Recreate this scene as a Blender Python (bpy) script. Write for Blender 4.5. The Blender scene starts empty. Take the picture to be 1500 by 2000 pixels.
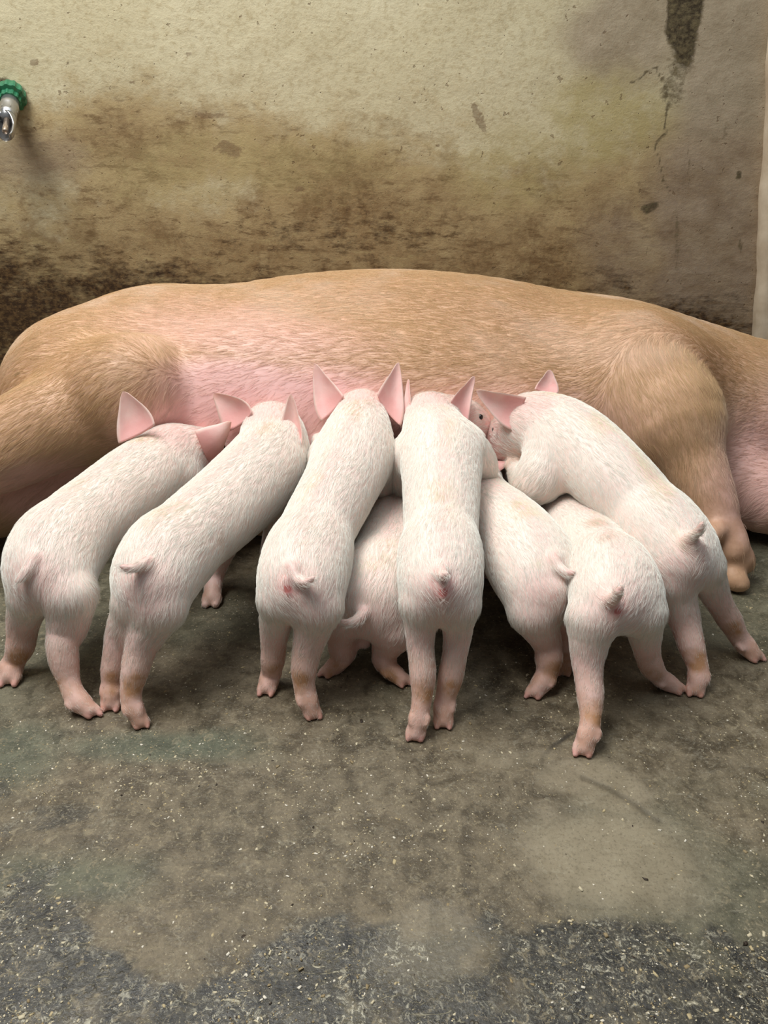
import bpy, math, random
import numpy as np
from mathutils import Vector, Matrix

random.seed(7)
RNG = np.random.default_rng(11)
SC = bpy.context.scene
COL = SC.collection

# ------------------------------------------------------------------ camera, world, lights, exposure
H = 0.56                      # camera height in metres
PITCH = math.radians(25.0)    # looking down
F = 1460.0                    # focal length in pixels of a 1500 x 2000 frame
cam_d = bpy.data.cameras.new('camera')
cam_d.sensor_fit = 'VERTICAL'
cam_d.sensor_height = 24.0
cam_d.lens = 24.0 * F / 2000.0
cam_d.clip_start = 0.02
cam = bpy.data.objects.new('camera', cam_d)
COL.objects.link(cam)
cam.location = (0, 0, H)
cam.rotation_euler = (math.pi / 2 - PITCH, 0, 0)
SC.camera = cam

SC.view_settings.view_transform = 'Standard'
SC.view_settings.look = 'None'
SC.view_settings.gamma = 1.0
SC.view_settings.use_curve_mapping = False
SC.view_settings.exposure = 0.0

W = bpy.data.worlds.new('barn_daylight')
SC.world = W
W.use_nodes = True
W.node_tree.nodes['Background'].inputs['Color'].default_value = (0.86, 0.93, 1.0, 1)
W.node_tree.nodes['Background'].inputs['Strength'].default_value = 0.135


def area_light(name, loc, target, sx, sy, power, color):
    l = bpy.data.lights.new(name, 'AREA')
    l.shape = 'RECTANGLE'
    l.size, l.size_y = sx, sy
    l.energy = power
    l.color = color
    o = bpy.data.objects.new(name, l)
    COL.objects.link(o)
    o.location = loc
    o.rotation_euler = (Vector(target) - Vector(loc)).to_track_quat('-Z', 'Y').to_euler()
    return o


area_light('skylight_opening', (-0.85, 0.66, 2.3), (0.0, 0.9, 0.1), 1.4, 1.0, 60.0, (1.0, 0.99, 0.965))
area_light('overhead_fill', (0.3, 1.0, 2.7), (0.1, 0.9, 0.0), 3.0, 1.4, 24.0, (0.90, 0.96, 1.0))  # added fill light from overhead, not a real gap in the roof

try:
    SC.cycles_curves.shape = 'RIBBONS'
    SC.cycles_curves.subdivisions = 2
except Exception:
    pass
SC.cycles.max_bounces = 6

# ------------------------------------------------------------------ pixel helpers (only used to work out metric positions)
CP, SP = math.cos(PITCH), math.sin(PITCH)


def ray(px, py):
    u = (px - 750.0) / F
    v = -(py - 1000.0) / F
    return np.array([u, CP + v * SP, -SP + v * CP])


def P(px, py, Y):
    d = ray(px, py)
    t = Y / d[1]
    return np.array([0, 0, H]) + d * t


def PF(px, py, z=0.0):
    d = ray(px, py)
    t = (z - H) / d[2]
    return np.array([0, 0, H]) + d * t


def depth(p):
    return p[1] * CP + (H - p[2]) * SP


def px2m(w, p):
    return w * depth(p) / F


# ------------------------------------------------------------------ noise
def vnoise(p, seed):
    """value noise on an (n, k) array of points, k = 2 or 3, result 0..1"""
    p = np.asarray(p, np.float64)
    k = p.shape[1]
    i0 = np.floor(p).astype(np.int64)
    f = p - i0
    f = f * f * (3 - 2 * f)
    out = np.zeros(len(p))
    pr = (73856093, 19349663, 83492791)
    for c in range(2 ** k):
        w = np.ones(len(p))
        h = np.full(len(p), seed * 2654435761 % (2 ** 31), np.int64)
        for a in range(k):
            b = (c >> a) & 1
            w *= f[:, a] if b else 1 - f[:, a]
            h ^= (i0[:, a] + b) * pr[a]
        h = (h ^ (h >> 13)) * 1274126177 & 0x7fffffff
        h = (h ^ (h >> 16)) * 668265263 & 0x7fffffff
        out += w * (h / 0x7fffffff)
    return out


def fbm(p, seed, octv=4, gain=0.5):
    p = np.asarray(p, np.float64)
    s = np.zeros(len(p)); a = 1.0; t = 0.0
    for i in range(octv):
        s += a * vnoise(p * (2.03 ** i) + 17.3 * i, seed + i)
        t += a; a *= gain
    return s / t


def sstep(a, b, x):
    t = np.clip((x - a) / (b - a + 1e-12), 0, 1)
    return t * t * (3 - 2 * t)


# ------------------------------------------------------------------ implicit body builder
def catmull(a, n):
    a = np.asarray(a, float)
    if len(a) < 3:
        t = np.linspace(0, 1, n)[:, None]
        return a[0] * (1 - t) + a[-1] * t
    q = np.vstack([2 * a[0] - a[1], a, 2 * a[-1] - a[-2]])
    out = []
    segs = len(a) - 1
    for s in np.linspace(0, segs, n):
        i = min(int(s), segs - 1); t = s - i
        p0, p1, p2, p3 = q[i], q[i + 1], q[i + 2], q[i + 3]
        out.append(0.5 * ((2 * p1) + (-p0 + p2) * t + (2 * p0 - 5 * p1 + 4 * p2 - p3) * t * t + (-p0 + 3 * p1 - 3 * p2 + p3) * t ** 3))
    return np.array(out)


class Tube:
    def __init__(self, pts, rw, rh=None, k=0.02, n=None, up=(0, 0, 1), cap=1.0):
        pts = np.asarray(pts, float)
        rw = np.full(len(pts), rw) if np.isscalar(rw) else np.asarray(rw, float)
        rh = rw if rh is None else (np.full(len(pts), rh) if np.isscalar(rh) else np.asarray(rh, float))
        if len(pts) == 1:
            pts = np.vstack([pts, pts + 1e-4]); rw = np.repeat(rw, 2); rh = np.repeat(rh, 2)
        n = n or max(2, (len(pts) - 1) * 5 + 1)
        m = catmull(np.column_stack([pts, rw, rh]), n)
        self.p = m[:, :3]; self.rw = np.maximum(m[:, 3], 1e-3); self.rh = np.maximum(m[:, 4], 1e-3)
        self.k = k; self.up = np.asarray(up, float); self.cap = cap

    def frames(self):
        t = np.gradient(self.p, axis=0)
        t /= np.linalg.norm(t, axis=1)[:, None] + 1e-12
        s = np.cross(t, self.up); s /= np.linalg.norm(s, axis=1)[:, None] + 1e-9
        u = np.cross(s, t)
        return t, s, u

    def eval(self, X, Y, Z, out=None):
        """min over the segments"""
        if out is None:
            out = np.full(np.broadcast(X, Y, Z).shape, 9.0, np.float32)
        for i in range(len(self.p) - 1):
            a, b = self.p[i], self.p[i + 1]
            ab = b - a; L2 = float(ab @ ab) + 1e-12; L = math.sqrt(L2)
            t = ab / L
            s = np.cross(t, self.up); ns = np.linalg.norm(s)
            s = s / ns if ns > 1e-6 else np.array([1.0, 0, 0])
            u = np.cross(s, t)
            dx, dy, dz = X - a[0], Y - a[1], Z - a[2]
            al = dx * t[0] + dy * t[1] + dz * t[2]
            h = np.clip(al / L, 0, 1)
            da = al - h * L
            ds = dx * s[0] + dy * s[1] + dz * s[2]
            du = dx * u[0] + dy * u[1] + dz * u[2]
            rw = self.rw[i] * (1 - h) + self.rw[i + 1] * h
            rh = self.rh[i] * (1 - h) + self.rh[i + 1] * h
            rm = np.minimum(rw, rh)
            q = np.sqrt((ds / rw) ** 2 + (du / rh) ** 2 + (da / (rm * self.cap)) ** 2)
            np.minimum(out, (q - 1) * rm, out=out)
        return out


def smin(a, b, k):
    h = np.maximum(k - np.abs(a - b), 0) / k
    return np.minimum(a, b) - h * h * k * 0.25


def build_sdf(tubes, vox, floor_cut=True):
    lo = np.min([np.min(t.p - np.maximum(t.rw, t.rh)[:, None], axis=0) for t in tubes], axis=0) - 3 * vox
    hi = np.max([np.max(t.p + np.maximum(t.rw, t.rh)[:, None], axis=0) for t in tubes], axis=0) + 3 * vox
    lo[2] = max(lo[2], -3 * vox)
    n = np.ceil((hi - lo) / vox).astype(int) + 1
    f = np.full(n, 9.0, np.float32)
    for t in tubes:
        pad = t.k + 3 * vox
        g = None
        a0 = np.maximum(np.floor((np.min(t.p - np.maximum(t.rw, t.rh)[:, None], axis=0) - pad - lo) / vox).astype(int), 0)
        a1 = np.minimum(np.ceil((np.max(t.p + np.maximum(t.rw, t.rh)[:, None], axis=0) + pad - lo) / vox).astype(int) + 1, n)
        g = np.full(a1 - a0, 9.0, np.float32)
        for i in range(len(t.p) - 1):
            r = max(t.rw[i], t.rh[i], t.rw[i + 1], t.rh[i + 1]) * max(1.0, t.cap) + pad
            b0 = np.maximum(np.floor((np.minimum(t.p[i], t.p[i + 1]) - r - lo) / vox).astype(int), a0)
            b1 = np.minimum(np.ceil((np.maximum(t.p[i], t.p[i + 1]) + r - lo) / vox).astype(int) + 1, a1)
            if np.any(b1 <= b0):
                continue
            xs = (lo[0] + vox * np.arange(b0[0], b1[0])).astype(np.float32)[:, None, None]
            ys = (lo[1] + vox * np.arange(b0[1], b1[1])).astype(np.float32)[None, :, None]
            zs = (lo[2] + vox * np.arange(b0[2], b1[2])).astype(np.float32)[None, None, :]
            sub = Tube.__new__(Tube)
            sub.p = t.p[i:i + 2].astype(np.float32); sub.rw = t.rw[i:i + 2].astype(np.float32)
            sub.rh = t.rh[i:i + 2].astype(np.float32); sub.up = t.up.astype(np.float32); sub.cap = t.cap; sub.k = t.k
            v = sub.eval(xs, ys, zs)
            sl = tuple(slice(b0[j] - a0[j], b1[j] - a0[j]) for j in range(3))
            g[sl] = np.minimum(g[sl], v)
        sl = tuple(slice(a0[j], a1[j]) for j in range(3))
        f[sl] = smin(f[sl], g, t.k)
    if floor_cut:
        zs = lo[2] + vox * np.arange(n[2])
        f = np.maximum(f, (0.0008 - zs)[None, None, :].astype(np.float32))
    return f, lo


def surface_nets(f, lo, vox):
    s = f < 0
    nx, ny, nz = f.shape
    cs = np.zeros((nx - 1, ny - 1, nz - 1, 3), np.float32)
    cn = np.zeros((nx - 1, ny - 1, nz - 1), np.float32)
    edges = []
    for ax in range(3):
        sa = [slice(None)] * 3; sb = [slice(None)] * 3
        sa[ax] = slice(0, -1); sb[ax] = slice(1, None)
        A, B = f[tuple(sa)], f[tuple(sb)]
        cr = s[tuple(sa)] != s[tuple(sb)]
        idx = np.argwhere(cr)
        va = A[cr]; vb = B[cr]
        t = va / (va - vb)
        pos = idx.astype(np.float32); pos[:, ax] += t
        o1, o2 = [(1, 2), (2, 0), (0, 1)][ax]
        for d1 in (0, 1):
            for d2 in (0, 1):
                c = idx.copy(); c[:, o1] -= d1; c[:, o2] -= d2
                ok = (c[:, 0] >= 0) & (c[:, 1] >= 0) & (c[:, 2] >= 0) & (c[:, 0] < nx - 1) & (c[:, 1] < ny - 1) & (c[:, 2] < nz - 1)
                cc = c[ok]
                np.add.at(cs, (cc[:, 0], cc[:, 1], cc[:, 2]), pos[ok])
                np.add.at(cn, (cc[:, 0], cc[:, 1], cc[:, 2]), 1)
        edges.append((idx, va < 0, o1, o2))
    act = cn > 0
    vid = np.full(cn.shape, -1, np.int64)
    vid[act] = np.arange(int(act.sum()))
    V = cs[act] / cn[act][:, None]
    V = V * vox + lo
    quads = []
    for ax, (idx, neg, o1, o2) in enumerate(edges):
        def cell(d1, d2):
            c = idx.copy(); c[:, o1] -= d1; c[:, o2] -= d2
            return c
        cells = [cell(0, 0), cell(1, 0), cell(1, 1), cell(0, 1)]
        ok = np.ones(len(idx), bool)
        for c in cells:
            ok &= np.all(c >= 0, axis=1) & (c[:, 0] < nx - 1) & (c[:, 1] < ny - 1) & (c[:, 2] < nz - 1)
        q = np.column_stack([vid[c[ok][:, 0], c[ok][:, 1], c[ok][:, 2]] for c in cells])
        ng = neg[ok]
        q[~ng] = q[~ng][:, ::-1]
        quads.append(q)
    Q = np.vstack(quads)
    Q = Q[np.all(Q >= 0, axis=1)]
    return V, Q


def smooth_mesh(V, Q, it=2, lam=0.5):
    for _ in range(it):
        S = np.zeros_like(V); N = np.zeros(len(V))
        for a, b in ((0, 1), (1, 2), (2, 3), (3, 0)):
            np.add.at(S, Q[:, a], V[Q[:, b]]); np.add.at(N, Q[:, a], 1)
            np.add.at(S, Q[:, b], V[Q[:, a]]); np.add.at(N, Q[:, b], 1)
        V = V * (1 - lam) + lam * S / N[:, None]
    return V


def mesh_from(name, V, faces, mats, loc=(0, 0, 0), parent=None, smooth=True):
    me = bpy.data.meshes.new(name)
    V = np.asarray(V, float) - np.asarray(loc)
    if isinstance(faces, np.ndarray):
        me.vertices.add(len(V)); me.vertices.foreach_set('co', V.ravel())
        k = faces.shape[1]
        me.loops.add(faces.size); me.loops.foreach_set('vertex_index', faces.ravel().astype(np.int32))
        me.polygons.add(len(faces))
        me.polygons.foreach_set('loop_start', np.arange(0, faces.size, k, dtype=np.int32))
        me.polygons.foreach_set('loop_total', np.full(len(faces), k, dtype=np.int32))
        me.update(calc_edges=True)
    else:
        me.from_pydata([tuple(v) for v in V], [], faces)
    me.validate()
    if smooth:
        me.polygons.foreach_set('use_smooth', np.ones(len(me.polygons), bool))
    for m in (mats if isinstance(mats, (list, tuple)) else [mats]):
        me.materials.append(m)
    o = bpy.data.objects.new(name, me)
    COL.objects.link(o)
    o.location = loc
    if parent is not None:
        o.parent = parent
        o.matrix_parent_inverse = Matrix()
        o.location = Vector(loc) - parent.location
    return o


def set_attr(me, name, arr):
    a = me.attributes.new(name, 'FLOAT_COLOR', 'POINT')
    n = len(me.vertices)
    d = np.ones((n, 4), np.float32); d[:, :arr.shape[1]] = arr
    a.data.foreach_set('color', d.ravel())


# ------------------------------------------------------------------ node helpers
class NT:
    def __init__(self, name):
        self.m = bpy.data.materials.new(name); self.m.use_nodes = True
        self.t = self.m.node_tree; self.t.nodes.clear()
        self.out = self.t.nodes.new('ShaderNodeOutputMaterial')
        self.b = self.t.nodes.new('ShaderNodeBsdfPrincipled')
        self.t.links.new(self.b.outputs[0], self.out.inputs[0])
        self.tc = self.t.nodes.new('ShaderNodeTexCoord')

    def n(self, typ, **kw):
        nd = self.t.nodes.new(typ)
        for k, v in kw.items():
            setattr(nd, k, v)
        return nd

    def link(self, a, b):
        self.t.links.new(a, b)

    def val(self, sock, v):
        if hasattr(v, 'is_output') or isinstance(v, bpy.types.NodeSocket):
            self.link(v, sock)
        else:
            sock.default_value = v

    def mapped(self, scale, src=None):
        m = self.n('ShaderNodeMapping')
        self.link(src or self.tc.outputs['Object'], m.inputs[0])
        m.inputs['Scale'].default_value = scale
        return m.outputs[0]

    def noise(self, scale, detail=4, rough=0.55, vec=None, dist=0.0):
        n = self.n('ShaderNodeTexNoise')
        self.link(vec or self.tc.outputs['Object'], n.inputs['Vector'])
        n.inputs['Scale'].default_value = scale
        n.inputs['Detail'].default_value = detail
        n.inputs['Roughness'].default_value = rough
        n.inputs['Distortion'].default_value = dist
        return n.outputs['Fac']

    def ramp(self, fac, a, b, interp='LINEAR', lo=0.0, hi=1.0):
        r = self.n('ShaderNodeMapRange'); r.interpolation_type = 'SMOOTHSTEP' if interp == 'S' else 'LINEAR'
        self.link(fac, r.inputs['Value'])
        r.inputs['From Min'].default_value = a; r.inputs['From Max'].default_value = b
        r.inputs['To Min'].default_value = lo; r.inputs['To Max'].default_value = hi
        return r.outputs[0]

    def math(self, op, a, b=0.0):
        m = self.n('ShaderNodeMath', operation=op)
        self.val(m.inputs[0], a); self.val(m.inputs[1], b)
        return m.outputs[0]

    def mix(self, fac, a, b, blend='MIX'):
        m = self.n('ShaderNodeMix', data_type='RGBA', blend_type=blend)
        self.val(m.inputs[0], fac)
        for s, v in ((m.inputs[6], a), (m.inputs[7], b)):
            if isinstance(v, tuple):
                s.default_value = v if len(v) == 4 else (*v, 1)
            else:
                self.link(v, s)
        return m.outputs[2]

    def attr(self, name):
        a = self.n('ShaderNodeAttribute'); a.attribute_name = name
        s = self.n('ShaderNodeSeparateColor')
        self.link(a.outputs['Color'], s.inputs[0])
        return s.outputs[0], s.outputs[1], s.outputs[2], a.outputs['Color']

    def bump(self, h, strength=0.3, dist=0.002):
        b = self.n('ShaderNodeBump')
        b.inputs['Strength'].default_value = strength
        b.inputs['Distance'].default_value = dist
        self.link(h, b.inputs['Height'])
        self.link(b.outputs[0], self.b.inputs['Normal'])


def srgb(r, g, b):
    f = lambda c: (c / 255 / 12.92) if c / 255 <= 0.04045 else ((c / 255 + 0.055) / 1.055) ** 2.4
    return (f(r), f(g), f(b))


def pig_skin(name, base, pink, dirt, sss=0.12, bumps=0.25, red=True):
    N = NT(name)
    p, d, k, _ = N.attr('tint')      # pink, dirt (plus painted crease shade on the sow), dark
    n1 = N.noise(45, 4); n2 = N.noise(220, 3)
    c = N.mix(p, base, pink)
    if red:
        c = N.mix(N.ramp(p, .80, .92), c, srgb(206, 124, 118))
    c = N.mix(N.math('MULTIPLY', N.ramp(n1, .45, .75), 0.12), c, pink)
    dd = N.math('MULTIPLY', d, N.ramp(n1, .3, .6, lo=.35, hi=1.0))
    c = N.mix(N.math('MINIMUM', N.math('MULTIPLY', dd, 1.2), 1.0), c, dirt)
    c = N.mix(k, c, srgb(52, 30, 26))
    N.link(c, N.b.inputs['Base Color'])
    N.b.inputs['Roughness'].default_value = 0.5
    N.b.inputs['Specular IOR Level'].default_value = 0.35
    N.b.inputs['Subsurface Weight'].default_value = sss
    N.b.inputs['Subsurface Radius'].default_value = (1.0, 0.4, 0.25)
    N.b.inputs['Subsurface Scale'].default_value = 0.006
    N.bump(N.math('ADD', N.math('MULTIPLY', n2, 0.5), n1), bumps, 0.002)
    return N.m


def hair_mat(name):
    N = NT(name)
    _, _, _, c = N.attr('fur_tint')
    N.link(c, N.b.inputs['Base Color'])
    N.b.inputs['Roughness'].default_value = 0.45
    N.b.inputs['Specular IOR Level'].default_value = 0.3
    return N.m


M_PIGLET = pig_skin('piglet_skin', srgb(247, 226, 215), srgb(222, 150, 146), srgb(184, 138, 102))
M_SOW = pig_skin('sow_skin', srgb(218, 178, 146), srgb(236, 190, 184), srgb(150, 108, 66), sss=0.08, red=False)
M_FUR = hair_mat('pig_hair')


def simple_mat(name, col, rough=0.5, metal=0.0, bumpscale=None, bs=0.3):
    N = NT(name)
    n = N.noise(bumpscale or 60, 4)
    N.link(N.mix(N.ramp(n, .3, .75), tuple(c * 0.72 for c in col), col), N.b.inputs['Base Color'])
    N.b.inputs['Roughness'].default_value = rough
    N.b.inputs['Metallic'].default_value = metal
    N.bump(n, bs, 0.001)
    return N.m


# ------------------------------------------------------------------ setting: floor and walls
WALL_Y = 1.66


def grid_xy(xs, ys):
    X, Y = np.meshgrid(xs, ys, indexing='ij')
    nx, ny = X.shape
    idx = np.arange(nx * ny).reshape(nx, ny)
    q = np.stack([idx[:-1, :-1], idx[1:, :-1], idx[1:, 1:], idx[:-1, 1:]], -1).reshape(-1, 4)
    return X.ravel(), Y.ravel(), q


def proj(x, y, z):
    """where a world point sits in the frame; used only to relate noted stain places to metres"""
    zc = y * CP + (H - z) * SP
    v = y * SP - (H - z) * CP
    return 750 + F * x / zc, 1000 - F * v / zc


def ell(X, Y, c, rx, ry, ang=0.0):
    ca, sa = math.cos(ang), math.sin(ang)
    dx, dy = X - c[0], Y - c[1]
    return np.sqrt(((dx * ca + dy * sa) / rx) ** 2 + ((-dx * sa + dy * ca) / ry) ** 2)


def seg_dist(X, Y, pts):
    best = np.full(len(X), 9.0)
    for a, b in zip(pts[:-1], pts[1:]):
        a = np.array(a); b = np.array(b); ab = b - a
        h = np.clip(((X - a[0]) * ab[0] + (Y - a[1]) * ab[1]) / (ab @ ab), 0, 1)
        best = np.minimum(best, np.hypot(X - a[0] - h * ab[0], Y - a[1] - h * ab[1]))
    return best


def build_floor():
    xs = np.concatenate([np.linspace(-2.4, -0.75, 24)[:-1], np.arange(-0.75, 0.75, 0.0026), np.linspace(0.75, 2.4, 24)])
    ys = np.concatenate([np.linspace(-1.6, 0.26, 24)[:-1], np.arange(0.26, 1.0, 0.0026), np.linspace(1.0, 1.72, 60)])
    X, Y, q = grid_xy(xs, ys)
    p2 = np.column_stack([X, Y])
    wx = X + 0.05 * (fbm(p2 * 9, 3) - .5) * 2 * 0.6
    wy = Y + 0.05 * (fbm(p2 * 9, 9) - .5) * 2 * 0.6
    g = lambda a, b: PF(a, b)[:2]
    # dark wet band in front
    edge = 0.418 + 0.05 * (fbm(p2 * 7, 21) - .5) * 2
    edge = edge + 0.05 * (fbm(p2 * 45, 24) - .5) + 0.03 * np.exp(-((X + 0.16) / 0.06) ** 2) * -1.6 + 0.035 * np.exp(-((X + 0.33) / 0.09) ** 2)
    dark = sstep(edge + 0.006, edge - 0.012, Y)
    dark = np.maximum(dark, 0.7 * sstep(1.15, .7, ell(wx, wy, g(110, 1610), .045, .012, 0.4)))
    dark = np.maximum(dark, 0.7 * sstep(1.15, .7, ell(wx, wy, g(5, 1565), .02, .02)))
    # puddles of murky water; the mask also paints in their bright reflection
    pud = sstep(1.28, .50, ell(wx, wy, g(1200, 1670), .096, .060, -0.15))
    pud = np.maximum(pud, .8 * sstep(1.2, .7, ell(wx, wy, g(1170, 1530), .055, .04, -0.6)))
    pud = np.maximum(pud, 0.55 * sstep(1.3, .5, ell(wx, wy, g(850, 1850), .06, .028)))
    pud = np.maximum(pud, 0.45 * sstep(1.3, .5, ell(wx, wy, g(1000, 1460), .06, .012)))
    # greener algae patches
    green = sstep(.5, .68, fbm(p2 * 4.5, 33)) * 0.5
    green = np.maximum(green, 0.9 * sstep(1.3, .4, ell(wx, wy, g(330, 1450), .11, .035)))
    green = np.maximum(green, 0.8 * sstep(1.3, .4, ell(wx, wy, g(30, 1480), .07, .07)))
    green = np.maximum(green, 0.7 * sstep(1.4, .3, ell(wx, wy, g(130, 1720), .07, .03)))
    green = green * (1 - 0.6 * pud)
    # cracks
    cr = seg_dist(wx * 0 + X + 0.003 * (fbm(p2 * 60, 5) - .5), Y, [g(1130, 1425), g(1095, 1447), g(1062, 1474), g(1058, 1492)])
    cr2 = seg_dist(X + 0.003 * (fbm(p2 * 60, 6) - .5), Y + 0.003 * (fbm(p2 * 60, 7) - .5), [g(1140, 1520), g(1195, 1545), g(1240, 1572), g(1285, 1605)])
    cr3 = seg_dist(X, Y, [g(640, 1665), g(690, 1652)])
    crack = (.35 + .65 * sstep(.3, .6, fbm(p2 * 50, 8))) * np.maximum(sstep(.0045, .0008, cr), np.maximum(.55 * sstep(.0062, .0005, cr2), .5 * sstep(.002, .0006, cr3)))
    Z = 0.0025 * (fbm(p2 * 14, 40) - .5) * (1 - pud) - 0.0003 * crack
    # keep the floor level where feet stand
    Z *= sstep(.60, .50, Y) * 1.0
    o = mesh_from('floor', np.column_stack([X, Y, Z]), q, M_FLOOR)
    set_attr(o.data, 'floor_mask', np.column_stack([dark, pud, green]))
    set_attr(o.data, 'floor_crack', np.column_stack([crack, crack * 0, crack * 0]))
    o['kind'] = 'structure'
    return o


def floor_material():
    N = NT('wet_concrete')
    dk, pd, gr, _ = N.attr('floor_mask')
    ck, _, _, _ = N.attr('floor_crack')
    big = N.noise(9, 5, .6)
    mid = N.noise(38, 6, .65, dist=.4)
    fine = N.noise(240, 5, .7)
    c = N.mix(N.ramp(big, .35, .68, 'S'), srgb(78, 68, 50), srgb(106, 94, 73))
    c = N.mix(N.ramp(mid, .42, .7), c, srgb(128, 116, 94))
    c = N.mix(N.math('MULTIPLY', N.ramp(mid, .5, .32), .6), c, srgb(62, 53, 38))
    c = N.mix(gr, c, N.mix(N.ramp(mid, .35, .65), srgb(72, 76, 60), srgb(98, 102, 82)))
    dn = N.noise(60, 6, .7, dist=.8)
    dmask = N.math('MULTIPLY', dk, N.ramp(N.noise(17, 5, .6), .30, .46))
    dcol = N.mix(N.ramp(dn, .40, .66), srgb(30, 29, 26), srgb(78, 74, 64))
    c = N.mix(dmask, c, dcol)
    c = N.mix(N.math('MULTIPLY', pd, N.ramp(big, .3, .7, lo=.45, hi=.85)), c, srgb(158, 147, 124))  # pale tone: murky water plus reflected brightness put into the colour
    # scuffed dry flecks trodden into the surface
    v = N.n('ShaderNodeTexVoronoi'); v.feature = 'F1'
    N.link(N.mapped((1, 1, 1)), v.inputs['Vector']); v.inputs['Scale'].default_value = 150
    fl = N.math('MULTIPLY', N.ramp(v.outputs['Distance'], .26, .14), N.ramp(N.noise(26, 4, .6), .50, .64))
    fl = N.math('MULTIPLY', fl, N.ramp(pd, .0, .6, lo=1, hi=.12))
    c = N.mix(N.math('MULTIPLY', fl, .22), c, srgb(176, 164, 136))
    grit = N.noise(420, 3, .75)
    c = N.mix(N.math('MULTIPLY', N.ramp(grit, .60, .70), N.ramp(pd, 0, .6, lo=.7, hi=.15)), c, srgb(176, 162, 132))
    c = N.mix(N.math('MULTIPLY', N.ramp(grit, .40, .30), .65), c, srgb(44, 38, 28))
    curd = N.noise(105, 7, .75, dist=.9)
    c = N.mix(N.math('MULTIPLY', N.ramp(curd, .55, .63), N.ramp(pd, 0, .6, lo=.55, hi=.05)), c, srgb(150, 137, 109))
    curd2 = N.noise(150, 9, .78, dist=1.4)
    c = N.mix(N.math('MULTIPLY', N.math('MULTIPLY', N.ramp(curd2, .53, .60), N.ramp(N.noise(20, 5, .65), .40, .62)), N.ramp(dk, .1, .9, lo=.25, hi=.9)), c, srgb(186, 180, 158))
    wisp = N.noise(70, 8, .75, vec=N.mapped((.5, 1.0, 1)), dist=2.2)
    wm = N.math('MULTIPLY', N.ramp(wisp, .58, .65), N.ramp(N.math('ADD', dk, .28), 0, 1))
    wm = N.math('MULTIPLY', wm, N.ramp(pd, .0, .6, lo=1, hi=.1))
    c = N.mix(wm, c, srgb(190, 182, 158))
    c = N.mix(N.math('MULTIPLY', N.ramp(fine, .3, .5, lo=.4, hi=0), 1.0), c, srgb(50, 43, 32))
    c = N.mix(N.math('MULTIPLY', ck, .85), c, srgb(38, 33, 26))
    N.link(c, N.b.inputs['Base Color'])
    r = N.ramp(mid, .3, .7, lo=.42, hi=.68)
    r = N.math('SUBTRACT', r, N.math('MULTIPLY', pd, .30))
    r = N.math('SUBTRACT', r, N.math('MULTIPLY', dk, .16))
    N.link(r, N.b.inputs['Roughness'])
    N.b.inputs['Specular IOR Level'].default_value = .5
    hgt = N.math('ADD', N.math('MULTIPLY', mid, .7), N.math('MULTIPLY', fine, .5))
    hgt = N.math('MULTIPLY', hgt, N.ramp(pd, 0, 1, lo=1, hi=.12))
    hgt = N.math('ADD', hgt, N.math('MULTIPLY', N.math('ADD', fl, wm), .4))
    hgt = N.math('SUBTRACT', hgt, N.math('MULTIPLY', ck, .35))
    N.bump(hgt, .55, .003)
    return N.m


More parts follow.
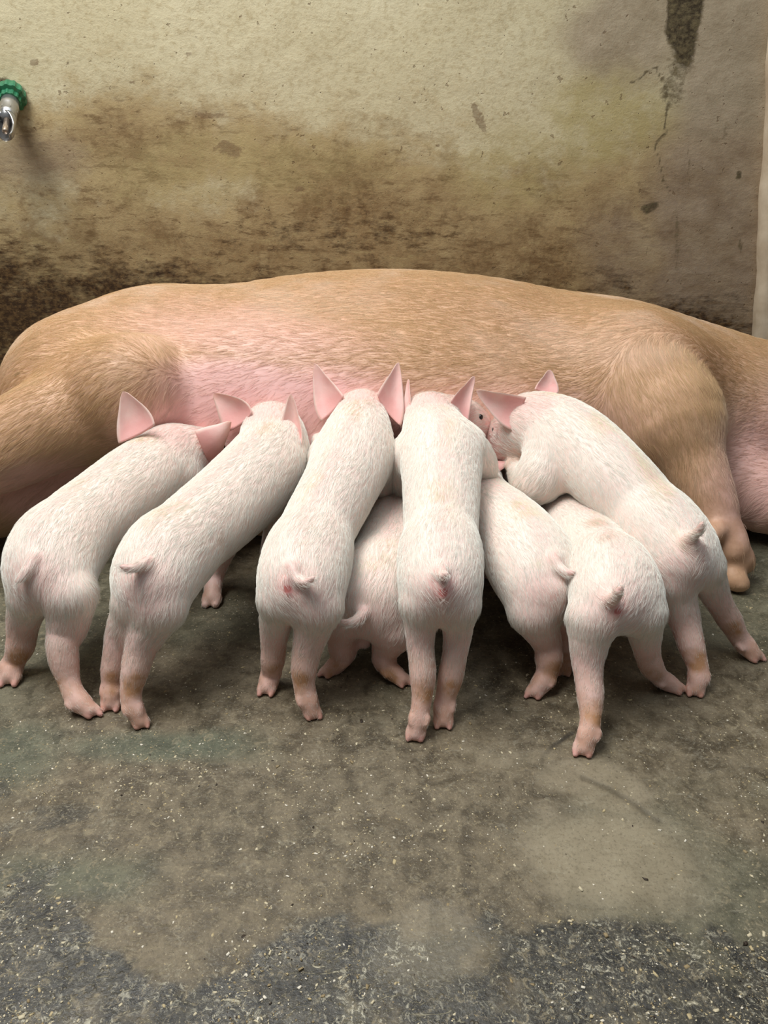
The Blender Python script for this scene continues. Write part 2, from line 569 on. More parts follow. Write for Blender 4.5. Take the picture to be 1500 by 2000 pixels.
def wall_material():
    N = NT('stained_plaster')
    gm, st, pk, _ = N.attr('wall_mask')      # grime, dark wet stain, pinkish bare render
    ye, sc, db, _ = N.attr('wall_mask2')     # yellow paint, scrapes, black base dirt
    hs = N.mapped((.72, 1, 1.0))
    big = N.noise(5, 5, .6)
    mid = N.noise(24, 9, .68, vec=hs, dist=.12)
    fine = N.noise(120, 6, .7, vec=hs)
    spk = N.noise(330, 3, .6)
    c = N.mix(N.ramp(big, .3, .7), srgb(200, 189, 153), srgb(212, 203, 170))
    c = N.mix(N.math('MULTIPLY', N.ramp(fine, .48, .66), .55), c, srgb(170, 153, 114))
    wv = N.math('MULTIPLY', N.math('SUBTRACT', mid, .5), 1.5)
    mott = N.noise(9, 10, .74, dist=.2)
    wv2 = N.math('MULTIPLY', N.math('SUBTRACT', mott, .5), 2.0)
    gsum = N.math('ADD', gm, wv2)
    gf = N.ramp(N.math('ADD', N.math('ADD', gm, N.math('MULTIPLY', wv, .6)), N.math('MULTIPLY', wv2, .4)), .05, .55, 'S')
    c = N.mix(gf, c, N.mix(N.ramp(mid, .36, .64), srgb(160, 137, 98), srgb(182, 162, 120)))
    c = N.mix(N.math('MULTIPLY', N.ramp(N.math('ADD', gsum, N.math('MULTIPLY', wv, .6)), .50, 1.05), .9), c, N.mix(N.ramp(fine, .4, .62), srgb(104, 79, 50), srgb(144, 118, 80)))
    scr_n = N.noise(75, 9, .72, vec=N.mapped((.30, 1, 1.1)))
    c = N.mix(N.math('MULTIPLY', N.ramp(scr_n, .53, .62), N.math('MULTIPLY', gf, .6)), c, srgb(98, 74, 44))
    c = N.mix(N.math('MULTIPLY', N.ramp(scr_n, .44, .36), N.math('MULTIPLY', gf, .5)), c, srgb(176, 158, 112))
    patch = N.noise(11, 8, .7)
    c = N.mix(N.math('MULTIPLY', N.ramp(patch, .52, .62), N.math('MULTIPLY', gf, .55)), c, srgb(108, 82, 50))
    c = N.mix(N.math('MULTIPLY', pk, .85), c, N.mix(N.ramp(mid, .35, .65), srgb(132, 114, 94), srgb(164, 148, 128)))
    yf = N.math('MULTIPLY', ye, N.ramp(mid, .35, .55, lo=.25, hi=.9))
    c = N.mix(yf, c, srgb(174, 160, 110))
    sf = N.ramp(N.math('ADD', st, N.math('MULTIPLY', N.math('SUBTRACT', fine, .5), 1.2)), .35, .75)
    c = N.mix(N.math('MULTIPLY', sf, N.ramp(st, 0, .25)), c, N.mix(N.ramp(fine, .4, .65), srgb(58, 48, 32), srgb(112, 100, 72)))
    # black crusted dirt at the foot of the wall, patchy
    bf = N.ramp(N.math('ADD', db, N.math('MULTIPLY', N.math('SUBTRACT', N.math('ADD', N.math('MULTIPLY', mid, .5), N.math('MULTIPLY', scr_n, .5)), .5), 2.2)), .40, .78)
    c = N.mix(bf, c, N.mix(N.ramp(fine, .45, .6), srgb(58, 40, 22), srgb(100, 76, 46)))
    # small scabs, pin holes and scratches
    h = N.math('MULTIPLY', N.ramp(N.noise(75, 3, .5), .70, .73), .8)
    c = N.mix(N.math('MULTIPLY', h, .7), c, srgb(110, 88, 62))
    v = N.n('ShaderNodeTexVoronoi'); N.link(N.tc.outputs['Object'], v.inputs['Vector']); v.inputs['Scale'].default_value = 70
    dots = N.math('MULTIPLY', N.ramp(v.outputs['Distance'], .07, .04), N.ramp(N.noise(31, 2), .52, .56))
    c = N.mix(dots, c, srgb(70, 46, 30))
    sm = N.ramp(N.math('ADD', sc, N.math('MULTIPLY', N.math('SUBTRACT', fine, .5), 1.4)), .45, .7)
    c = N.mix(N.math('MULTIPLY', sm, .55), c, srgb(112, 88, 64))
    strk = N.noise(60, 5, .6, vec=N.mapped((.12, 1, 1.6)))
    c = N.mix(N.math('MULTIPLY', N.ramp(strk, .58, .66), N.math('MULTIPLY', gm, .22)), c, srgb(116, 90, 60))
    N.link(c, N.b.inputs['Base Color'])
    N.b.inputs['Roughness'].default_value = .72
    N.b.inputs['Specular IOR Level'].default_value = .3
    hgt = N.math('ADD', N.math('MULTIPLY', mid, .8), N.math('MULTIPLY', fine, .5))
    hgt = N.math('ADD', hgt, N.math('MULTIPLY', spk, .22))
    hgt = N.math('SUBTRACT', hgt, N.math('MULTIPLY', N.math('ADD', dots, h), .8))
    N.bump(hgt, .5, .004)
    return N.m


M_FLOOR = floor_material()
M_WALL = wall_material()


def wall_at(px, py, Y=WALL_Y):
    p = P(px, py, Y)
    return (p[0], p[2])


def build_wall():
    zt = 1.6
    xs = np.concatenate([np.linspace(-2.4, -1.0, 16)[:-1], np.arange(-1.0, 1.0, 0.006), np.linspace(1.0, 2.4, 16)])
    zs = np.concatenate([np.arange(0, 1.05, 0.006), np.linspace(1.05, zt, 12)])
    X, Z, q = grid_xy(xs, zs)
    q = q[:, ::-1] * 1
    q = q[:, ::-1]
    p2 = np.column_stack([X, Z])
    wx = X + 0.10 * (fbm(p2 * 6, 50) - .5)
    wz = Z + 0.10 * (fbm(p2 * 6, 60) - .5)
    fx = lambda a, b, w=0: wall_at(a, b)
    px, py = proj(X, WALL_Y, Z)
    qx, qy = proj(wx, WALL_Y, wz)
    # grime: a soft-edged band climbing to a wavy line above the animals' backs
    line = np.interp(px, [-400, 0, 140, 260, 420, 600, 760, 900, 1100, 1300, 1500, 1900], [230, 215, 160, 130, 150, 190, 210, 200, 200, 220, 220, 220])
    grime = 0.34 * sstep(-110, 150, qy - line) + 0.50 * sstep(100, 520, qy - line * .25) + .45 * (fbm(p2 * 5, 77, 5) - .5) * sstep(-60, 80, qy - line)
    grime -= 0.28 * np.exp(-((qx - 60) / 130) ** 2 - ((qy - 400) / 70) ** 2)
    grime -= 0.35 * np.exp(-((qx - 420) / 120) ** 2 - ((qy - 400) / 60) ** 2)
    grime -= 0.30 * np.exp(-((qx - 1030) / 150) ** 2 - ((qy - 260) / 60) ** 2)
    grime += 0.30 * np.exp(-((qx - 720) / 130) ** 2 - ((qy - 390) / 70) ** 2)
    grime += 0.22 * np.exp(-((qx - 230) / 110) ** 2 - ((qy - 240) / 60) ** 2)
    grime = np.clip(grime, 0, 1)
    pink = sstep(1240, 1340, qx + (py - 300) * .05) * 0.9
    pink = np.maximum(pink, .85 * sstep(1.3, .5, ell(qx, qy, (1210, 60), 125, 125)))
    pink = np.maximum(pink, .6 * sstep(1.4, .3, ell(qx, qy, (60, 330), 110, 60)))
    pink = np.maximum(pink, .6 * sstep(1.3, .4, ell(qx, qy, (1230, 500), 110, 110)))
    yel = 0.9 * sstep(1.25, .6, ell(qx, qy, (1180, 230), 130, 100))
    yel = np.maximum(yel, .6 * sstep(1.3, .4, ell(qx, qy, (1000, 320), 170, 80)))
    yel = np.maximum(yel, .45 * sstep(1.3, .4, ell(qx, qy, (480, 330), 300, 90)))
    st = 1.0 * sstep(1.2, .7, ell(qx, qy, (1320, 20), 48, 110))
    st = np.maximum(st, .55 * sstep(1.3, .5, ell(qx, qy, (1300, 150), 30, 70)))
    st = np.maximum(st, .5 * sstep(1.3, .5, ell(px, py, (1322, 470), 7, 90)))
    st = np.maximum(st, .5 * sstep(1.3, .5, ell(px, py, (1345, 330), 5, 60)))
    st = np.maximum(st, .45 * sstep(1.3, .5, ell(px, py, (1262, 470), 4, 50)))
    st = np.maximum(st, .75 * sstep(1.25, .6, ell(qx, qy, (1290, 400), 16, 10)))
    st = np.maximum(st, .75 * sstep(1.25, .6, ell(px, py, (1443, 342), 8, 12, .3)))
    st = np.maximum(st, .6 * sstep(1.25, .6, ell(px, py, (1446, 480), 5, 18)))
    st = np.maximum(st, .5 * sstep(1.25, .6, ell(qx, qy, (1390, 255), 10, 26)))
    st = np.maximum(st, .7 * sstep(1.25, .7, ell(qx, qy, (22, 178), 38, 26)))
    crx = seg_dist(px + 7 * (fbm(p2 * 40, 71) - .5) * 2, py + 7 * (fbm(p2 * 40, 72) - .5) * 2,
                   [(1232, 165), (1262, 140), (1285, 130), (1300, 185), (1302, 260), (1278, 290), (1296, 350), (1308, 372)])
    st = np.maximum(st, .7 * sstep(5, 1.5, crx))
    scr = .8 * sstep(1.25, .6, ell(qx, qy, (425, 212), 45, 9))
    scr = np.maximum(scr, .75 * sstep(1.3, .5, ell(qx, qy, (450, 295), 32, 24)))
    scr = np.maximum(scr, .85 * sstep(1.2, .6, ell(px + (py - 230) * -.4, py, (935, 230), 12, 36)))
    scr = np.maximum(scr, .7 * sstep(1.2, .6, ell(px, py, (585, 370), 14, 9)))
    scr = np.maximum(scr, .6 * sstep(3.5, 1.5, seg_dist(px, py, [(128, 245), (142, 300), (162, 342)])))
    scr = np.maximum(scr, .6 * sstep(3, 1.2, seg_dist(px, py, [(416, 240), (419, 298)])))
    scr = np.maximum(scr, .5 * sstep(1.3, .6, ell(qx, qy, (870, 30), 5, 5)))
    for a, b, r in ((368, 105, 8), (364, 136, 3), (257, 162, 5), (552, 166, 5), (66, 121, 11), (216, 100, 2.5), (173, 77, 3), (530, 94, 3), (470, 30, 5), (840, 300, 5)):
        scr = np.maximum(scr, .9 * sstep(1.2, .7, ell(px, py, (a, b), r, r * .9)))
    base = np.interp(px, [-200, 0, 250, 500, 700, 1100, 1400, 1500, 1700], [470, 480, 500, 540, 570, 570, 580, 600, 600])
    db = 0.82 * sstep(-100, 110, qy - base)
    db = np.maximum(db, .42 * sstep(1.3, .3, ell(qx, qy, (640, 480), 400, 80)))
    db = np.maximum(db, .5 * sstep(1.3, .3, ell(qx, qy, (1180, 540), 90, 50)))
    yoff = WALL_Y + 0.004 * (fbm(p2 * 12, 90) - .5)
    o = mesh_from('wall_back', np.column_stack([X, yoff, Z]), q, M_WALL)
    set_attr(o.data, 'wall_mask', np.column_stack([grime, st, pink]))
    set_attr(o.data, 'wall_mask2', np.column_stack([yel, scr, db]))
    o['kind'] = 'structure'
    # lighter plastered jamb standing out from the wall at the far right
    e0, e1 = P(1482, 640, WALL_Y - .03), P(1497, 380, WALL_Y - .03)
    slope = (e1[0] - e0[0]) / (e1[2] - e0[2])
    N = NT('jamb_plaster')
    nn = N.noise(18, 6, .6)
    cc = N.mix(N.ramp(nn, .35, .7), srgb(178, 160, 134), srgb(206, 192, 168))
    N.link(cc, N.b.inputs['Base Color']); N.b.inputs['Roughness'].default_value = .7
    N.bump(nn, .4, .003)
    prof = [(0.0, 0.0), (0.0, -.02), (.012, -.03), (.30, -.03), (.30, 0.0)]
    V = []; Fq = []
    zl = np.linspace(0, zt, 60)
    for z in zl:
        wob = 0.003 * math.sin(z * 23) + 0.002 * math.sin(z * 57 + 1)
        # the jamb leans a little and fades back into the wall above
        for (u, v) in prof:
            V.append((e0[0] + slope * (z - e0[2]) + u + wob * .6, WALL_Y + v, z))
    k = len(prof)
    for i in range(len(zl) - 1):
        for j in range(k - 1):
            Fq.append((i * k + j, i * k + j + 1, (i + 1) * k + j + 1, (i + 1) * k + j))
    j = mesh_from('trim_1', V, Fq, N.m)
    j['kind'] = 'structure'


build_floor()
build_wall()


# ------------------------------------------------------------------ ears
def ear_mesh(L, R, T, bl, br, cup, th=0.0024, n=12, m=22, flip=1.0):
    """a closed leaf: L, R base corners, T tip (world), bl/br edge bulge in metres, cup in metres"""
    L, R, T = map(np.asarray, (L, R, T))
    ax = T - (L + R) / 2
    w = R - L
    nrm = np.cross(w, ax); nrm /= np.linalg.norm(nrm)
    nrm *= flip
    wd = w / np.linalg.norm(w)
    V = []; U = []
    for side in (1, -1):
        for j in range(m + 1):
            v = j / m
            e = math.sin(math.pi * min(1, v) ** 0.8)
            a = L * (1 - v) + T * v - wd * bl * e
            b = R * (1 - v) + T * v + wd * br * e
            # round the very tip
            rt = math.sqrt(max(0.0, 1 - ((v - .9) / .1) ** 2)) if v > .9 else 1.0
            c = (a + b) / 2; hw = (b - a) / 2
            tip = max(0.0, 0.0022 * (1 - abs(v - .93) / .3)) if v > .63 else 0
            hwv = hw * rt + wd * tip * rt
            for i in range(n + 1):
                u = -1 + 2 * i / n
                t = th * (1 - .55 * v) * (1 - abs(u) ** 4) * max(.15, rt) * .5 + .0003
                bend = cup * (1 - u * u) * (.45 + .55 * math.sin(math.pi * min(1, v * .9 + .1))) * (1 - v ** 3)
                V.append(c + hwv * u - nrm * bend + nrm * side * t)
                U.append((abs(u), v, side))
    F_ = []
    S = (m + 1) * (n + 1)
    g = lambda s, j, i: s * S + j * (n + 1) + i
    for j in range(m):
        for i in range(n):
            F_.append((g(0, j, i), g(0, j, i + 1), g(0, j + 1, i + 1), g(0, j + 1, i)))
            F_.append((g(1, j, i), g(1, j + 1, i), g(1, j + 1, i + 1), g(1, j, i + 1)))
    for j in range(m):
        F_.append((g(0, j, 0), g(0, j + 1, 0), g(1, j + 1, 0), g(1, j, 0)))
        F_.append((g(0, j, n), g(1, j, n), g(1, j + 1, n), g(0, j + 1, n)))
    for i in range(n):
        F_.append((g(0, m, i), g(0, m, i + 1), g(1, m, i + 1), g(1, m, i)))
        F_.append((g(0, 0, i), g(1, 0, i), g(1, 0, i + 1), g(0, 0, i + 1)))
    return np.array(V), np.array(F_), np.array(U)


# ------------------------------------------------------------------ fur
def make_fur(parent, V, Q, density, length, radius, flow, tint, dens_fn=None, lift=(.12, .35), droop=.35, name='fur', seed=1, clump=9, wave=(60, 1.1)):
    rng = np.random.default_rng(seed)
    T = np.vstack([Q[:, [0, 1, 2]], Q[:, [0, 2, 3]]])
    A, B, C = V[T[:, 0]], V[T[:, 1]], V[T[:, 2]]
    cr = np.cross(B - A, C - A)
    ar = np.linalg.norm(cr, axis=1) / 2
    # drop degenerate faces
    p = ar / ar.sum()
    n = int(density * ar.sum())
    ti = rng.choice(len(T), n, p=p)
    u, v = rng.random(n), rng.random(n)
    m = u + v > 1; u[m] = 1 - u[m]; v[m] = 1 - v[m]
    pt = A[ti] + (B - A)[ti] * u[:, None] + (C - A)[ti] * v[:, None]
    nr = cr[ti] / (np.linalg.norm(cr[ti], axis=1)[:, None] + 1e-12)
    # keep what could be seen or lit from the front and above
    keep = pt[:, 2] > 0.004
    if dens_fn is not None:
        keep &= rng.random(n) < dens_fn(pt)
    pt, nr = pt[keep], nr[keep]
    short = .45 + .55 * sstep(.03, .11, pt[:, 2]) if length < .015 else np.ones(len(pt))
    n = len(pt)
    fl = flow(pt, nr)
    fl = fl - nr * np.sum(fl * nr, axis=1)[:, None]
    fl /= np.linalg.norm(fl, axis=1)[:, None] + 1e-9
    sd = np.cross(nr, fl)
    # clumps turn together
    ang = (fbm(pt * wave[0], 81, 2) - .5) * wave[1] + rng.normal(0, .16, n)
    d = fl * np.cos(ang)[:, None] + sd * np.sin(ang)[:, None]
    lf = rng.uniform(lift[0], lift[1], n)[:, None]
    Ln = (length * (rng.uniform(.6, 1.25, n)) * short)[:, None]
    p0 = pt - nr * radius
    d0 = d + nr * lf * 1.6
    d0 /= np.linalg.norm(d0, axis=1)[:, None]
    d1 = d + nr * (lf * (1 - droop) * .35)
    d1 /= np.linalg.norm(d1, axis=1)[:, None]
    d2 = d - nr * lf * droop * .5 + sd * rng.normal(0, .12, n)[:, None]
    d2 /= np.linalg.norm(d2, axis=1)[:, None]
    p1 = p0 + d0 * Ln * .3
    p2 = p1 + d1 * Ln * .35
    p3 = p2 + d2 * Ln * .35
    # tips gather into locks
    from mathutils.kdtree import KDTree
    ng = max(4, int(n / clump))
    kd = KDTree(ng)
    for i in range(ng):
        kd.insert(pt[i], i)
    kd.balance()
    gi = np.fromiter((kd.find(q)[1] for q in pt), np.int64, n)
    off = p0[gi] - p0
    off *= np.minimum(1, length * .55 / (np.linalg.norm(off, axis=1) + 1e-9))[:, None]
    p1 = p1 + off * .12
    p2 = p2 * .72 + .28 * (p2[gi] * .5 + (p2 + off) * .5)
    p3 = p3 * .4 + .6 * (p3[gi] * .5 + (p3 + off) * .5)
    pts = np.stack([p0, p1, p2, p3], 1)
    # nothing below the floor
    pts[..., 2] = np.maximum(pts[..., 2], .0008)
    cv = bpy.data.hair_curves.new(name)
    cv.add_curves([4] * n)
    loc = np.array(parent.location)
    cv.attributes['position'].data.foreach_set('vector', (pts - loc).astype(np.float32).ravel())
    ra = cv.attributes.get('radius') or cv.attributes.new('radius', 'FLOAT', 'POINT')
    rr = np.tile(np.array([1, .9, .6, .15]) * radius, n).astype(np.float32)
    ra.data.foreach_set('value', rr)
    tc = tint(pt)
    jit = rng.uniform(.86, 1.06, n)[:, None]
    cc = np.ones((n, 4), np.float32); cc[:, :3] = np.clip(tc * jit, 0, 1)
    at = cv.attributes.new('fur_tint', 'FLOAT_COLOR', 'CURVE')
    at.data.foreach_set('color', cc.ravel())
    cv.materials.append(M_FUR)
    o = bpy.data.objects.new(name, cv)
    COL.objects.link(o)
    o.parent = parent
    o['kind'] = 'stuff'
    return o


def make_flow(tubes_dir):
    """hair lies along the nearest limb: tubes_dir = [(tube, sign)]; sign +1 along the tube"""
    pos, tan, rad = [], [], []
    for t, s in tubes_dir:
        tt, _, _ = t.frames()
        pos.append(t.p); tan.append(tt * s); rad.append(np.maximum(t.rw, t.rh))
    pos = np.vstack(pos); tan = np.vstack(tan); rad = np.concatenate(rad)

    def flow(pt, nr):
        out = np.zeros_like(pt)
        for i in range(0, len(pt), 4000):
            q = pt[i:i + 4000]
            d = np.linalg.norm(q[:, None, :] - pos[None], axis=2) - rad[None]
            w = np.exp(-(d - d.min(axis=1, keepdims=True)) / .008)
            out[i:i + 4000] = (w @ tan) / w.sum(axis=1)[:, None]
        out /= np.linalg.norm(out, axis=1)[:, None] + 1e-9
        side = np.clip(1 - np.abs(nr[:, 2]), 0, 1)[:, None]
        return out + np.array([0, 0, -1.0]) * side * .55
    return flow


def paint(V, blobs):
    """blobs: (centre, radius, channel, amount)"""
    c = np.zeros((len(V), 3))
    for ce, r, ch, am in blobs:
        d = np.linalg.norm(V - np.asarray(ce), axis=1) / r
        c[:, ch] = np.maximum(c[:, ch], am * sstep(1.0, .25, d))
    return c


# ------------------------------------------------------------------ piglets
M_EYE = simple_mat('dark_eye', srgb(30, 20, 18), .15)


def tube_px(pts, k, **kw):
    """pts: (px, py, Y, width_px)"""
    w = [P(a, b, c) for a, b, c, _ in pts]
    r = [px2m(wd, q) / 2 for (_, _, _, wd), q in zip(pts, w)]
    return Tube(w, r, k=k, **kw)


def surf_hit(tubes, px, py, y0=.5, y1=1.3):
    ys = np.arange(y0, y1, .001)
    d = ray(px, py)
    pp = np.array([0, 0, H]) + d * (ys / d[1])[:, None]
    f = np.full(len(ys), 9.0)
    for t in tubes:
        f = np.minimum(f, t.eval(pp[:, 0], pp[:, 1], pp[:, 2]))
    i = np.argmax(f < 0) if np.any(f < 0) else int(np.argmin(f))
    return pp[i]


def piglet(label, spine, hl, hr, tail, ears, marks=(), fore=None, rear_bump=None, rh=.97, dirt=(), seed=1, furlen=.011, head_n=3, group='piglets suckling from the sow'):
    sp_w = [P(a, b, c) for a, b, c, _ in spine]
    sp_r = np.array([px2m(wd, q) / 2 for (_, _, _, wd), q in zip(spine, sp_w)])
    sp_r[:2] *= np.array([.80, 1.0]); sp_r[2:len(spine) - head_n] *= 1.03
    nb = len(spine) - head_n            # the last head_n stations belong to the head
    torso = Tube(sp_w[:nb + 1], sp_r[:nb + 1], sp_r[:nb + 1] * rh, k=.012)
    head = Tube(sp_w[nb:], sp_r[nb:], sp_r[nb:], k=.022)
    tubes = [torso, head]
    flow = [(torso, -1), (head, -1)]
    t_, s_, u_ = torso.frames()
    # snout disc
    ht, hs, hu = head.frames()
    sn = head.p[-1] + ht[-1] * head.rw[-1] * .75
    disc = Tube([sn - ht[-1] * .004, sn + ht[-1] * .002], head.rw[-1] * .95, head.rw[-1] * .85, k=.006, cap=.35)
    tubes.append(disc)
    blobs = [(sn, .022, 0, .78)]
    for sg in (-1, 1):
        blobs.append((sn + hs[-1] * sg * head.rw[-1] * .38 + ht[-1] * .004, .0045, 2, .9))
    rnd = np.random.default_rng(seed + 40)
    # haunches
    late = []
    for L in (hl, hr):
        pts = []
        foot = L[-1]
        fw = PF(foot[0], foot[1])
        nL = len(L)
        hipY = L[0][2]
        for i, q in enumerate(L):
            if i == 0:
                pts.append((q[0], q[1], hipY - .010, q[3])); continue
            s = i / (nL - 1)
            s2 = min(1.0, s * 1.25)
            Yq = hipY * (1 - s2) + (fw[1] + .006) * s2
            if i == nL - 1:
                w = px2m(q[2], fw)
                z = w * .30
                p = PF(q[0], q[1] - 5, z)
                pts.append((q[0], q[1] - 5, p[1], q[2] * .72))
            else:
                pts.append((q[0], q[1], Yq, q[2]))
        leg = tube_px(pts, .008)
        tt = np.linspace(0, 1, len(leg.rw))
        leg.rw *= 1 + .09 * np.exp(-((tt - .50) / .09) ** 2) - .10 * np.exp(-((tt - .70) / .12) ** 2) + .08 * np.exp(-((tt - .88) / .07) ** 2)
        leg.rh *= 1 + .09 * np.exp(-((tt - .50) / .09) ** 2) - .10 * np.exp(-((tt - .70) / .12) ** 2) + .08 * np.exp(-((tt - .88) / .07) ** 2)
        late.append(leg)
        hi = int(len(leg.p) * .50)
        flow.append((leg, 1))
        # haunch mass
        a = P(*pts[0][:3]); r0 = px2m(pts[0][3], a) / 2
        hip = sp_w[1]
        pel = sp_w[2] * .35 + sp_w[1] * .65
        rp = sp_r[1]
        mid = pel * .45 + a * .55 + np.array([0, -.004, .004])
        tubes.append(Tube([pel, mid, a], [rp * .76, (rp * .72 + r0 * .5) * .66, r0 * .86], k=.034))
        # toes: two claws each with a notch between them, and dew claws
        end = P(*pts[-1][:3]); prev = P(*pts[-2][:3])
        dr = end - prev; dr /= np.linalg.norm(dr)
        lat = np.cross(dr, (0, 0, 1.0)); lat[2] = 0
        if np.linalg.norm(lat) < .3:
            lat = np.array([1.0, 0, 0])
        else:
            lat = lat / np.linalg.norm(lat)
        lat = lat * .35 + np.array([1.0, 0, 0]) * (.65 if lat[0] >= 0 else -.65)
        lat /= np.linalg.norm(lat)
        tr = px2m(L[-1][2], end) * .25
        for sg in (-1, 1):
            b = end + lat * sg * tr * 1.0
            tp = b + dr * tr * 1.5 + lat * sg * tr * .1 + np.array([0, -.002, 0])
            tp[2] = max(min(tp[2], .010), tr * .42)
            late.append(Tube([end * .6 + prev * .4 + lat * sg * tr * .5, b, tp], [tr * .9, tr * .90, tr * .50], k=.0014))
            dc = end - dr * .020 + lat * sg * tr * 1.35 + np.array([0, -.006, 0])
            late.append(Tube([dc, dc + dr * .005 + np.array([0, -.002, 0])], [.0042, .003], k=.003))
            blobs.append((tp, .013, 0, .74))
        # hock knuckle and mud
        hk = P(*pts[max(1, nL // 2)][:3])
        blobs.append((hk + np.array([rnd.uniform(-.006, .006), -.018, -.008]), .027, 1, .85 + .15 * rnd.random()))
        for fr in (.45, .6, .75, .9):
            blobs.append((leg.p[int(fr * (len(leg.p) - 1))], .040, 1, .30 + .25 * fr))
            blobs.append((leg.p[int(fr * (len(leg.p) - 1))], .040, 0, .25 + .2 * fr))
        blobs.append((P(*pts[1][:3]), .045, 0, .40))
    tubes += late
    blobs.append((sp_w[0] + np.array([0, -.03, 0]), .055, 0, .32))
    blobs.append((sp_w[nb] + np.array([0, -.02, .03]), .05, 0, .40))
    # fore legs
    sh = sp_w[nb - 1]
    ii = int(np.argmin(np.linalg.norm(torso.p - sh, axis=1)))
    srad = sp_r[nb - 1]
    if fore is None:
        fore = []
        for sg in (-1, 1):
            sd = s_[ii] * sg; sd[2] = 0
            a = sh + sd * srad * .55 - np.array([0, 0, srad * .3])
            el = sh + sd * srad * .75 + np.array([0, -.01, -srad * 1.15])
            kn = np.array([el[0], el[1] + .012, el[2] * .45])
            ft = np.array([el[0], el[1] + .01, .009])
            fore.append(([a, el, kn, ft], [srad * .62, .019, .0125, .0115]))
    for pts_, rr_ in fore:
        leg = Tube(pts_, rr_, k=.014)
        tubes.append(leg); flow.append((leg, 1))
        e = np.array(pts_[-1]); d = e - np.array(pts_[-2]); d /= np.linalg.norm(d)
        for sg in (-1, 1):
            tubes.append(Tube([e + np.array([sg * .006, 0, 0]), e + np.array([sg * .007, -.007, 0]) + d * .006], [.0085, .0055], k=.0025))
        blobs.append((e, .03, 1, .6))
    # tail
    r0 = surf_hit([torso], tail[0][0], tail[0][1])
    tp = [r0 + np.array([0, .006, 0])]
    for i, q in enumerate(tail):
        out = (.005, .016, .024, .027)[min(i, 3)]
        tp.append(P(q[0], q[1], r0[1] - out))
    tr_ = np.linspace(.0080, .0034, len(tp)); tr_[-1] = .0028
    tl = Tube(tp, tr_, k=.007)
    tubes.append(tl); flow.append((tl, 1))
    blobs.append((tp[1], .016, 0, .45)); blobs.append((tp[-1], .016, 0, .4))
    # pink swollen mark beneath the tail
    for q in marks:
        mx, my, sz, kind = q[:4]
        h = surf_hit(tubes[:2] + tubes[3:], mx, my)
        if kind == 'bud':
            tubes.append(Tube([h + np.array([0, .002, .005]), h + np.array([0, -.004, -.006])], [sz, sz * .7], k=.003))
            blobs.append((h + np.array([0, -.003, -.002]), sz * 2.0, 0, 1.0)); blobs.append((h, sz * 4.5, 0, .6))
        elif kind == 'bump':
            tubes.append(Tube([h + np.array([0, .006, .008]), h + np.array([0, .004, -.008])], [sz * .8, sz * .75], k=.012))
            blobs.append((h, sz * 2.2, 0, .35))
        elif kind == 'pink':
            blobs.append((h, sz, 0, .38))
        elif kind == 'dirt':
            blobs.append((h, sz, 1, .32))
        elif kind == 'dark':
            blobs.append((h, sz, 2, .4))
    vox = .0020
    f, lo = build_sdf(tubes, vox)
    V, Q = surface_nets(f, lo, vox)
    V = smooth_mesh(V, Q, 2, .5)
    base = np.array([np.mean([PF(hl[-1][0], hl[-1][1])[0], PF(hr[-1][0], hr[-1][1])[0]]), sp_w[0][1], 0.0])
    # colour
    col = paint(V, blobs)
    hb = head.p[len(head.p) // 2]
    dh = np.min(np.linalg.norm(V[:, None, :] - head.p[None, ::3], axis=2) - head.rw[None, ::3], axis=1)
    nk = np.clip((np.linalg.norm(V - torso.p[-1], axis=1)) / .05, 0, 1)
    col[:, 0] = np.maximum(col[:, 0], .72 * sstep(.012, -.004, dh))
    # pink line down the back
    dsp = np.min(np.linalg.norm((V[:, None, :] - (torso.p + u_ * torso.rh[:, None])[None]), axis=2), axis=1)
    col[:, 0] = np.maximum(col[:, 0], .30 * sstep(.018, .0, dsp))
    col[:, 0] = np.maximum(col[:, 0], .35 * sstep(.10, .06, V[:, 2]))
    fv, fq, fc = [V], [Q], [col]
    nv = len(V)
    # ears
    for e in ears:
        L_, R_, T_ = P(*e[0]), P(*e[1]), P(*e[2])
        ev, ef, eu = ear_mesh(L_, R_, T_, px2m(e[3], L_), px2m(e[4], L_), e[5], flip=e[6] if len(e) > 6 else 1.0)
        ec = np.zeros((len(ev), 3))
        vv, uu = eu[:, 1], eu[:, 0]
        nz = fbm(ev * 70, 7 + seed, 3)
        ec[:, 0] = np.clip((.50 + .38 * sstep(.6, .05, vv)) * (1 - .65 * sstep(.80, 1.0, uu)) + .45 * (nz - .5), 0, .78)
        ec[:, 1] = .30 * sstep(.7, 1.0, vv) + .22 * sstep(.86, 1.0, uu)
        fv.append(ev); fq.append(ef + nv); fc.append(ec); nv += len(ev)
    if not ears:
        for sg in (-1, 1):
            b0 = head.p[0] + hs[0] * sg * head.rw[0] * .75 + hu[0] * head.rw[0] * .45
            ev, ef, eu = ear_mesh(b0 - ht[0] * .014, b0 + ht[0] * .014, b0 + hs[0] * sg * .022 + hu[0] * .018 - ht[0] * .012, .003, .006, .006)
            fv.append(ev); fq.append(ef + nv); fc.append(np.tile([.7, 0, 0], (len(ev), 1))); nv += len(ev)
    VV = np.vstack(fv); QQ = np.vstack(fq); CC = np.vstack(fc)
    ob = mesh_from('piglet', VV, QQ, M_PIGLET, loc=base)
    set_attr(ob.data, 'tint', CC)
    ob['label'] = label; ob['category'] = 'piglet'; ob['group'] = group
    # eyes
    k = len(head.p) // 2
    for sg in (-1, 1):
        c = head.p[k] + hs[k] * sg * head.rw[k] * .84 + hu[k] * head.rw[k] * .48
        me_v, me_f = uv_sphere(c, .0042, 10, 8)
        mesh_from('eye', me_v, me_f, M_EYE, loc=base, parent=ob)

    white = np.array(srgb(248, 247, 238)); pinkh = np.array(srgb(244, 216, 208)); mud = np.array(srgb(196, 156, 118))
